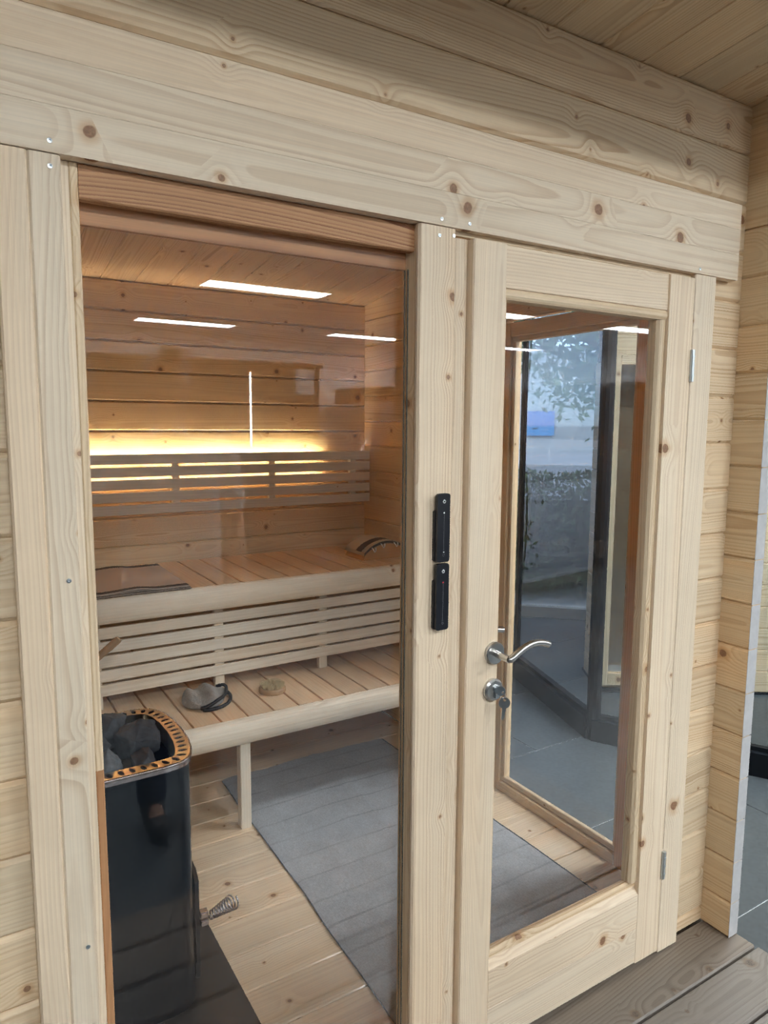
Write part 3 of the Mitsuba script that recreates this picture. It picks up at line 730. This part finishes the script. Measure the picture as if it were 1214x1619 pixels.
# shop window on the diagonal
D2 = np.array([1, -1]) / math.sqrt(2); N2 = np.array([1, 1]) / math.sqrt(2)
S0 = np.array([1.54, 7.0]); LEN = float(np.linalg.norm(np.array([9, -.46]) - S0))
def diag_box(s0, s1, n0, n1, z0, z1):
    P = [S0 + D2 * s + N2 * n for s, n in ((s0, n0), (s1, n0), (s1, n1), (s0, n1))]
    return extrude(Polygon(P), z1 - z0, z0)
w3 = struct('window_3', 'tall shop window of the showroom')
part(w3, 'sill', diag_box(0, LEN, -.02, .10, ZF, ZF + .09), 'sill_paint')
plain('sill_paint', (.52, .50, .46), rough=.5)
part(w3, 'head', diag_box(0, LEN, 0, .10, ZC - .12, ZC), 'panel_frame')
ms = [0, .45, 2.95, 4.85, 6.7, 8.6, LEN - .06]
for s in ms: part(w3, 'mullion', diag_box(s, s + .055, 0, .09, ZF + .09, ZC - .12), 'panel_frame')
for a_, b_ in zip(ms[:-1], ms[1:]):
    A, B = S0 + D2 * (a_ + .05) + N2 * .045, S0 + D2 * b_ + N2 * .045
    part(w3, 'pane', quad((*A, ZF + .085), (*B, ZF + .085), (*B, ZC - .115), (*A, ZC - .115)), 'glass', label='clear shop window pane')

# black framed glass partition
gp = thing('glass_partition', 'angled glass partition with black posts and black plinth outside the side window', 'glass partition')
Q = [np.array([3.10, 3.36]), np.array([2.785, 2.43]), np.array([3.43, 1.28])]
GH = 2.35
for i in range(2):
    a_, b_ = Q[i], Q[i + 1]; d = (b_ - a_) / np.linalg.norm(b_ - a_); n = np.array([-d[1], d[0]])
    def strip(w, z0, z1, e0=0, e1=0): return extrude(Polygon([a_ - d * e0 - n * w, b_ + d * e1 - n * w, b_ + d * e1 + n * w, a_ - d * e0 + n * w]), z1 - z0, z0)
    part(gp, 'plinth', strip(.045, ZF + .001, .052, .0, .0), 'black_frame')
    part(gp, 'bottom_rail', strip(.016, .0525, .072), 'black_frame')
    part(gp, 'top_rail', strip(.02, GH - .05, GH), 'black_frame')
    A, B = a_ + d * .02, b_ - d * .02
    part(gp, 'pane', quad((*A, .070), (*B, .070), (*B, GH - .048), (*A, GH - .048)), 'tinted_glass', label='grey tinted pane')
for i, q in enumerate(Q):
    r_ = (.020, .036, .03)[i]
    part(gp, 'post', extrude(Point(*q).buffer(r_, 3), GH - ZF, ZF), 'black_frame')
pc = thing('power_cord', 'black cable hanging down beside the glass partition', 'cable')
zz = np.linspace(2.30, ZF + .01, 30)
part(pc, 'cable', tube(np.stack([3.07 + .012 * np.sin(zz * 5), 3.42 + .012 * np.cos(zz * 3.1), zz], -1), .0055, 8), 'rubber', smooth=60)

# second timber hut behind the partition
F0, Ft = np.array([3.31, 2.86]), np.array([.834, -.552]); Fn = np.array([.552, .834])
def hbox(s0, s1, n0, n1, z0, z1):
    P = [F0 + Ft * s + Fn * n for s, n in ((s0, n0), (s1, n0), (s1, n1), (s0, n1))]
    return P, z0, z1
def hboard(parent, name, s0, s1, n0, n1, z0, z1, axis, mat, ch=.003, label=None):
    mesh, uv = prism_uv(oct_profile(*( (n0, n1, z0, z1) if axis == 's' else (s0, s1, n0, n1) if axis == 'z' else (s0, s1, z0, z1)), ch), {'s': 'x', 'z': 'z', 'n': 'y'}[axis], *((s0, s1) if axis == 's' else (z0, z1) if axis == 'z' else (n0, n1)))
    V = mesh[0]; W = np.empty_like(V)
    W[:, :2] = F0 + V[:, :1] * Ft + V[:, 1:2] * Fn; W[:, 2] = V[:, 2]
    return part(parent, name, (W, mesh[1]), mat, uv=uv, label=label)
h2 = thing('log_hut', 'pale log hut with a tall narrow window behind the glass partition', 'hut')
for k in range(0, 17):
    z0, z1 = -.045 + PITCH * k, -.045 + PITCH * (k + 1)
    if z1 < 1.99:
        hboard(h2, 'log', .66, 2.35, 0, .045, z0, z1, 's', 'pine', .006)
    else:
        hboard(h2, 'log', 0, 2.35, 0, .045, z0, z1, 's', 'pine', .006)
    hboard(h2, 'log', .02, 2.35, .36, .405, z0, z1, 's', 'shaded_log_wood', .006)
    hboard(h2, 'log', 2.31, 2.35, .046, .3595, z0, z1, 'n', 'spruce', .006)
    if k < 15: hboard(h2, 'log', -.0, .04, .046, .3595, z0, z1, 'n', 'spruce', .006)
hboard(h2, 'frame', 0, .052, -.004, .044, -.015, 1.962, 'z', 'pine')
hboard(h2, 'frame', .61, .659, -.004, .044, -.015, 1.962, 'z', 'pine')
hboard(h2, 'frame', .0525, .6095, -.004, .044, 1.905, 1.962, 's', 'pine')
hboard(h2, 'frame', .0525, .6095, -.004, .044, -.015, .062, 's', 'pine')
A, B = F0 + Ft * .05 + Fn * .02, F0 + Ft * .612 + Fn * .02
part(h2, 'pane', quad((*A, .06), (*B, .06), (*B, 1.907), (*A, 1.907)), 'glass')
P, a_, b_ = hbox(.041, 2.309, .046, .359, -.045, -.01); part(h2, 'floor_board', extrude(Polygon(P), b_ - a_, a_), 'handle_wood_plain')
P, a_, b_ = hbox(-.0, 2.40, -.12, .44, 2.21, 2.26); part(h2, 'roof_board', extrude(Polygon(P), b_ - a_, a_), 'dark_plain')
plain('dark_plain', (.03, .024, .018), rough=.7)
P, a_, b_ = hbox(.0, 2.35, .0, .405, ZF + .001, -.0455); part(h2, 'plinth', extrude(Polygon(P), b_ - a_, a_), 'black_frame')
m2 = thing('floor_mat', 'pale grey mat on the floor of the log hut behind the glass partition', 'floor mat')
P, a_, b_ = hbox(.08, .60, .06, .34, -.0095, -.003); part(m2, 'cloth', extrude(Polygon(P), b_ - a_, a_), 'hem_light')
plain('hem_light', (.38, .39, .40), rough=.95)

# ------------------------------------------------------------------ huts and barrels opposite, seen only as reflections
def dark_hut(label, x0, x1, yf, depth, n):
    dh = thing('dark_hut', label, 'hut', 'dark huts opposite')
    for k in range(n):
        z0, z1 = ZF + .001 + .139 * k, ZF + .139 * (k + 1)
        board(dh, 'log', x0, x1, yf - .045, yf, z0, z1, 'x', 'dark_wood', .006)
        board(dh, 'log', x0, x0 + .045, yf - depth, yf - .0455, z0, z1, 'y', 'dark_wood', .006)
        board(dh, 'log', x1 - .045, x1, yf - depth, yf - .0455, z0, z1, 'y', 'dark_wood', .006)
    part(dh, 'roof_board', cbox(x0 - .03, x1 + .03, yf - depth, yf + .03, ZF + .139 * n, ZF + .139 * n + .03), 'dark_plain')
dark_hut('dark stained timber hut carrying the light bar and the notice, mirrored in the sauna window', .95, 2.75, -3.0, 1.6, 15)
dark_hut('added dark timber hut at the left opposite, dimming the reflection at the left edge of the window', -2.4, .55, -3.4, 1.6, 14)  # this hut and the next two are added to darken the glass reflections
dark_hut('added dark timber hut between the two barrels, dimming the reflection in the door', 4.9, 6.0, -5.6, 1.2, 15)
dark_hut('added dark timber hut at the far right opposite, dimming the reflection at the right of the door', 7.9, 8.95, -3.4, 1.6, 14)
po = thing('poster', 'white paper notice on the front of the dark hut, mirrored in the window', 'notice')
part(po, 'sheet', cbox(2.53, 2.70, -2.999, -2.9975, 1.80, 2.01, .0004), 'white_mark')
lb = thing('light_bar', 'thin vertical white light bar on the dark hut, mirrored in the window', 'light bar')
part(lb, 'channel', cbox(2.117, 2.137, -2.9995, -2.988, 1.38, 1.97, .001), 'panel_frame')
lamp_mesh(lb + '__diffuser', cbox(2.121, 2.133, -2.9878, -2.982, 1.385, 1.965, .001), (11., 10.5, 9.5))
for cx, r, lbl in ((4.15, .92, 'smaller dark barrel sauna opposite, mirrored at the right edge of the window'), (6.75, 1.05, 'larger dark barrel sauna opposite, mirrored in the door pane')):
    t = thing('barrel_sauna', lbl, 'barrel sauna')
    cz = ZF + r + .02
    for i in range(40):
        a0, a1 = 2 * math.pi * i / 40 + .004, 2 * math.pi * (i + 1) / 40 - .004
        poly = [(cx + R_ * math.cos(t_), cz + R_ * math.sin(t_)) for R_, t_ in ((r, a0), (r, (a0 + a1) / 2), (r, a1), (r - .04, a1), (r - .04, a0))]
        profile_board(t, 'stave', poly, 'y', -5.0, -3.0, 'dark_wood')
    for i in range(14):
        x0 = -r + .06 + (2 * r - .12) * i / 14; x1 = x0 + (2 * r - .12) / 14 - .002
        xm_ = max(abs(x0), abs(x1)); hh = math.sqrt(max((r - .045) ** 2 - xm_ ** 2, .01))
        board(t, 'front_board', cx + x0, cx + x1, -3.10, -3.06, cz - hh, cz + hh, 'z', 'dark_wood', .003)
    for y_ in (-3.3, -4.7): part(t, 'hoop', trimesh.creation.annulus(r + .0005, r + .004, .04, sections=60, transform=at(cx, y_, cz) @ ROT), 'steel', smooth=30)

# ------------------------------------------------------------------ outside
textured('paving', lambda p, n, uv: mi.Color3f(.36, .38, .40) * (.8 + .3 * fbm(p.x * 3, p.y * 3, 0.0)), rough=.9)
textured('asphalt', lambda p, n, uv: mi.Color3f(.20, .21, .22) * (.85 + .25 * fbm(p.x * 2, p.y * 2, 0.0)), rough=.9)
textured('render_pale', lambda p, n, uv: mi.Color3f(.52, .54, .55) * (.9 + .2 * fbm(p.x * .7, p.y * .7, p.z * .7)), rough=.9)
plain('blue_sign', (.08, .20, .62), rough=.4); plain('blue_pale', (.14, .42, .80), rough=.4); plain('window_dark', (.10, .13, .16), rough=.2)
def leaf_fn(p, n, uv): return mix((.06, .12, .055), (.15, .23, .11), noise(p.x * 9, p.y * 9, p.z * 9))
scene['leaf'] = {'type': 'twosided', 'bsdf': {'type': 'principled', 'base_color': mikit.proc(leaf_fn), 'roughness': .5, 'specular': .4}}
plain('bark', (.09, .07, .055), rough=.95)
def oblique(s0, s1, n0, n1): return Polygon([S0 + D2 * s + N2 * n for s, n in ((s0, n0), (s1, n0), (s1, n1), (s0, n1))])
gr = struct('ground', 'pavement and street outside the shop window')
part(gr, 'paving', extrude(oblique(-20, 30, .13, 9.0), .10, -.25), 'paving')
part(gr, 'kerb', extrude(oblique(-40, 50, 9.01, 9.2), .12, -.25), 'grout')
part(gr, 'road', extrude(oblique(-60, 70, 9.21, 26), .06, -.30), 'asphalt')
part(gr, 'kerb', extrude(oblique(-60, 70, 26.01, 26.3), .14, -.28), 'grout')
part(gr, 'far_paving', extrude(oblique(-70, 90, 26.31, 90), .10, -.25), 'paving')
hg = thing('hedge', 'dense green hedge outside the shop window', 'hedge')
def leaves(P, size, seed):
    g = np.random.default_rng(seed); n = len(P)
    u = g.normal(size=(n, 3)); u /= np.linalg.norm(u, axis=1, keepdims=True)
    w = np.cross(u, g.normal(size=(n, 3))); w /= np.linalg.norm(w, axis=1, keepdims=True)
    s = size * (.6 + .8 * g.random((n, 1)))
    V = np.stack([P - u * s, P + w * s * .45, P + u * s, P - w * s * .45], 1).reshape(-1, 3)
    b = np.arange(n)[:, None] * 4
    return (V, np.vstack([b + [0, 1, 2], b + [0, 2, 3]]))
n_ = 34000
s_, h_ = rng.uniform(.5, 7.5, n_), rng.random(n_)
top = .98 + .16 * meshkit.fbm(np.stack([s_ * 1.3, s_ * 0, s_ * 0], -1), 3, 8)
zz = -.15 + (top + .15) * h_ ** .8
dn = rng.normal(0, .16, n_) * np.sqrt(1.05 - h_ ** 3)
P = np.stack([S0[0] + D2[0] * s_ + N2[0] * (1.25 + dn), S0[1] + D2[1] * s_ + N2[1] * (1.25 + dn), zz], -1)
k = part(hg, 'foliage', leaves(P, .030, 3), 'leaf'); lab(k, None, None, None, 'stuff')
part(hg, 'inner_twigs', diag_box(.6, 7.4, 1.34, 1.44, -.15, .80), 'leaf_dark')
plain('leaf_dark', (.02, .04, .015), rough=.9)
tr = thing('street_tree', 'broad leafy tree beyond the shop window', 'tree')
tb = np.array([10.3, 7.6, -.15])
part(tr, 'trunk', tube([tb, tb + [0, 0, 1.6], tb + [-.05, .05, 2.6]], [.16, .12, .09], 10), 'bark', smooth=60)
P = []
for i in range(46):
    e = tb + [rng.normal(-.7, .95), rng.normal(.55, .95), rng.uniform(2.1, 5.2)]
    part(tr, 'branch', tube([tb + [0, 0, 1.7], (tb + [0, 0, 2.2]) * .5 + e * .5, e], [.05, .03, .012], 6), 'bark', smooth=60)
    P.append(e + rng.normal(0, 1, (170, 3)) * [.42, .42, .26])
k = part(tr, 'foliage', leaves(np.vstack(P), .075, 5), 'leaf'); lab(k, None, None, None, 'stuff')
bd = thing('building', 'pale building with a blue sign across the street', 'building')
cb2 = np.array([35.3, 35.4]); bu, bv = np.array([.70, -.71]), np.array([.71, .70])
def bbox(u0, u1, v0, v1, z0, z1):
    return extrude(Polygon([cb2 + bu * u + bv * v for u, v in ((u0, v0), (u1, v0), (u1, v1), (u0, v1))]), z1 - z0, z0)
part(bd, 'wall', bbox(-25, 25, 0, 10, -.15, 6.4), 'render_pale')
part(bd, 'cornice', bbox(-25.2, 25.2, -.2, 10.2, 6.4, 6.7), 'panel_frame')
for u in np.arange(-22, 22, 3.2):
    if abs(u + 1.2) > 1.8:
        part(bd, 'window', bbox(u, u + 1.6, -.06, .02, .6, 2.0), 'window_dark')
        part(bd, 'window', bbox(u, u + 1.6, -.06, .02, 3.6, 5.0), 'window_dark')
sg = part(bd, 'sign', bbox(-1.7, .1, -.3, -.1, 1.55, 2.55), 'blue_sign', label='blue sign')
part(sg, 'lower_field', bbox(-1.7, .1, -.31, -.1, .9, 1.545), 'blue_pale')

# ------------------------------------------------------------------ the photographer, mirrored in the window
def capsule(a, b, ra, rb):
    s1 = m3.Manifold.sphere(ra, 20).translate([float(x) for x in a]); s2 = m3.Manifold.sphere(rb, 20).translate([float(x) for x in b])
    return m3.Manifold.batch_hull([s1, s2])
def ball(c, r, sc=(1, 1, 1)): return m3.Manifold.sphere(1.0, 28).scale([r * s for s in sc]).translate([float(x) for x in c])
def fuse(parts, fine=.018, it=8):
    m = m3.Manifold.batch_boolean(parts, m3.OpType.Add).refine_to_length(fine).to_mesh()
    t = trimesh.Trimesh(m.vert_properties[:, :3], m.tri_verts, process=True)
    trimesh.smoothing.filter_taubin(t, .5, .53, it); return t
plain('skin', (.52, .33, .25), rough=.5, spec=.3); plain('shirt', (.62, .62, .64), rough=.9); plain('jeans', (.03, .045, .09), rough=.9)
plain('hair', (.015, .011, .009), rough=.6); plain('shoe', (.03, .03, .03), rough=.6); plain('eye_white', (.7, .7, .7), rough=.3); plain('lip', (.42, .18, .15), rough=.5)
pe = thing('person', 'person in a white shirt and dark trousers holding up a phone, mirrored in the window', 'person')
O = np.array([.745, -.28, ZF])
J = lambda x, y, z: O + np.array([x, y, z])
skinp = [ball(J(0, .015, 1.775), .098, (.80, .98, 1.18)), capsule(J(0, .035, 1.70), J(0, .04, 1.675), .052, .040), capsule(J(0, -.01, 1.56), J(0, .0, 1.68), .056, .054),
         capsule(J(0, .108, 1.765), J(0, .122, 1.742), .010, .015), ball(J(-.080, .0, 1.765), .028, (.35, .8, 1.15)), ball(J(.080, .0, 1.765), .028, (.35, .8, 1.15)),
         capsule(J(-.20, 0, 1.50), J(.20, 0, 1.50), .05, .05), capsule(J(0, 0, 1.5), J(0, 0, 1.0), .09, .09),
         capsule(J(-.205, 0, 1.50), J(-.40, .10, 1.33), .05, .042), capsule(J(-.40, .10, 1.33), J(-.655, .235, 1.50), .040, .028),
         capsule(J(.205, 0, 1.50), J(.265, -.03, 1.20), .05, .042), capsule(J(.265, -.03, 1.20), J(.255, .07, .96), .040, .028),
         capsule(J(-.09, 0, .98), J(-.10, .02, .54), .085, .058), capsule(J(-.10, .02, .54), J(-.11, -.02, .10), .055, .038), capsule(J(-.11, -.02, .09), J(-.115, .10, .05), .036, .03),
         capsule(J(.09, 0, .98), J(.10, .02, .54), .085, .058), capsule(J(.10, .02, .54), J(.11, -.02, .10), .055, .038), capsule(J(.11, -.02, .09), J(.115, .10, .05), .036, .03)]
# left hand round the phone, right hand hanging
def hand(w, fwd, side, nrm, curl):
    w, fwd, side, nrm = (np.array(q, float) for q in (w, fwd, side, nrm))
    out = [capsule(w, w + fwd * .05 + side * .022, .026, .016), capsule(w, w + fwd * .055 - side * .022, .026, .016), capsule(w + fwd * .05 + side * .022, w + fwd * .055 - side * .022, .015, .014)]
    for i, ln in enumerate((.068, .078, .074, .058)):
        b = w + fwd * .062 + side * (.028 - .019 * i)
        p1 = b + fwd * ln * .5 + nrm * curl * .010; p2 = p1 + fwd * ln * .5 * (1 - .55 * curl) + nrm * ln * .5 * curl
        out += [capsule(b - fwd * .012, p1, .0090, .0085), capsule(p1, p2, .0085, .0070)]
    tb_ = w + fwd * .018 + side * .026; t1 = tb_ + fwd * .026 + side * .026 + nrm * .006; t2 = t1 + fwd * .028 + side * .008 + nrm * .012
    return out + [capsule(tb_, t1, .013, .010), capsule(t1, t2, .010, .0085)]
skinp += hand(J(-.660, .237, 1.503), (-.82, .22, .52), (.45, -.1, .88), (.2, 1, .0), .5)
skinp += hand(J(.255, .075, .955), (-.05, .12, -.99), (-.2, .97, .1), (-1, 0, 0), .45)
part(pe, 'body', fuse(skinp, .012, 6), 'skin', smooth=True)
shirt = [capsule(J(-.17, -.01, 1.485), J(.17, -.01, 1.485), .075, .075), capsule(J(-.08, 0, 1.40), J(.08, 0, 1.40), .118, .118), capsule(J(-.075, .005, 1.22), J(.075, .005, 1.22), .108, .108), capsule(J(-.085, 0, 1.0), J(.085, 0, 1.0), .112, .112),
         capsule(J(0, -.01, 1.52), J(0, -.005, 1.56), .085, .070), capsule(J(-.20, -.005, 1.49), J(-.33, .06, 1.39), .074, .064), capsule(J(.20, -.005, 1.49), J(.245, -.02, 1.30), .074, .064)]
a_ = m3.Manifold.batch_hull([capsule(J(-.17, -.01, 1.485), J(.17, -.01, 1.485), .075, .075), capsule(J(-.08, 0, 1.38), J(.08, 0, 1.38), .112, .112)])
b_ = m3.Manifold.batch_hull([capsule(J(-.08, 0, 1.38), J(.08, 0, 1.38), .112, .112), capsule(J(-.08, 0, 1.0), J(.08, 0, 1.0), .112, .112)])
part(pe, 'shirt', fuse(shirt + [a_, b_], .02, 8), 'shirt', smooth=True)
tro = [capsule(J(-.075, 0, .985), J(.075, 0, .985), .118, .118)]
for s in (-1, 1): tro += [capsule(J(.09 * s, 0, .95), J(.10 * s, .02, .54), .100, .072), capsule(J(.10 * s, .02, .54), J(.11 * s, -.02, .11), .070, .058)]
part(pe, 'trousers', fuse(tro, .02, 8), 'jeans', smooth=True)
for s in (-1, 1):
    part(pe, 'shoe', fuse([capsule(J(.11 * s, -.045, .046), J(.117 * s, .14, .040), .044, .039), capsule(J(.11 * s, -.03, .07), J(.112 * s, .02, .07), .046, .042)], .015, 6), 'shoe', smooth=True)
    part(pe, 'eye', ball(J(.031 * s, .092, 1.783), .0125), 'eye_white', smooth=True)
part(pe, 'mouth', ball(J(0, .096, 1.712), .022, (1, .35, .30)), 'lip', smooth=True)
hair = ball(J(0, -.002, 1.795), .106, (.83, 1.0, 1.08)) - ball(J(0, .085, 1.735), .105, (.95, .8, 1.05)) - m3.Manifold.cube([.4, .4, .4], True).translate([float(x) for x in J(0, .0, 1.515)])
part(pe, 'hair', hair, 'hair', smooth=40)
ph = thing('phone', 'black phone held up by the person', 'phone')
pm_ = cbox(-.037, .037, -.078, .078, -.004, .004, .002)
Mx = np.eye(4); Mx[:3, 0], Mx[:3, 1], Mx[:3, 2] = RIGHT, UP, -FWD
Mx[:3, 3] = EYE - FWD * .012 - UP * .055 + RIGHT * .02
pm_.apply_transform(Mx); part(ph, 'body', pm_, 'black_plastic', smooth=30)
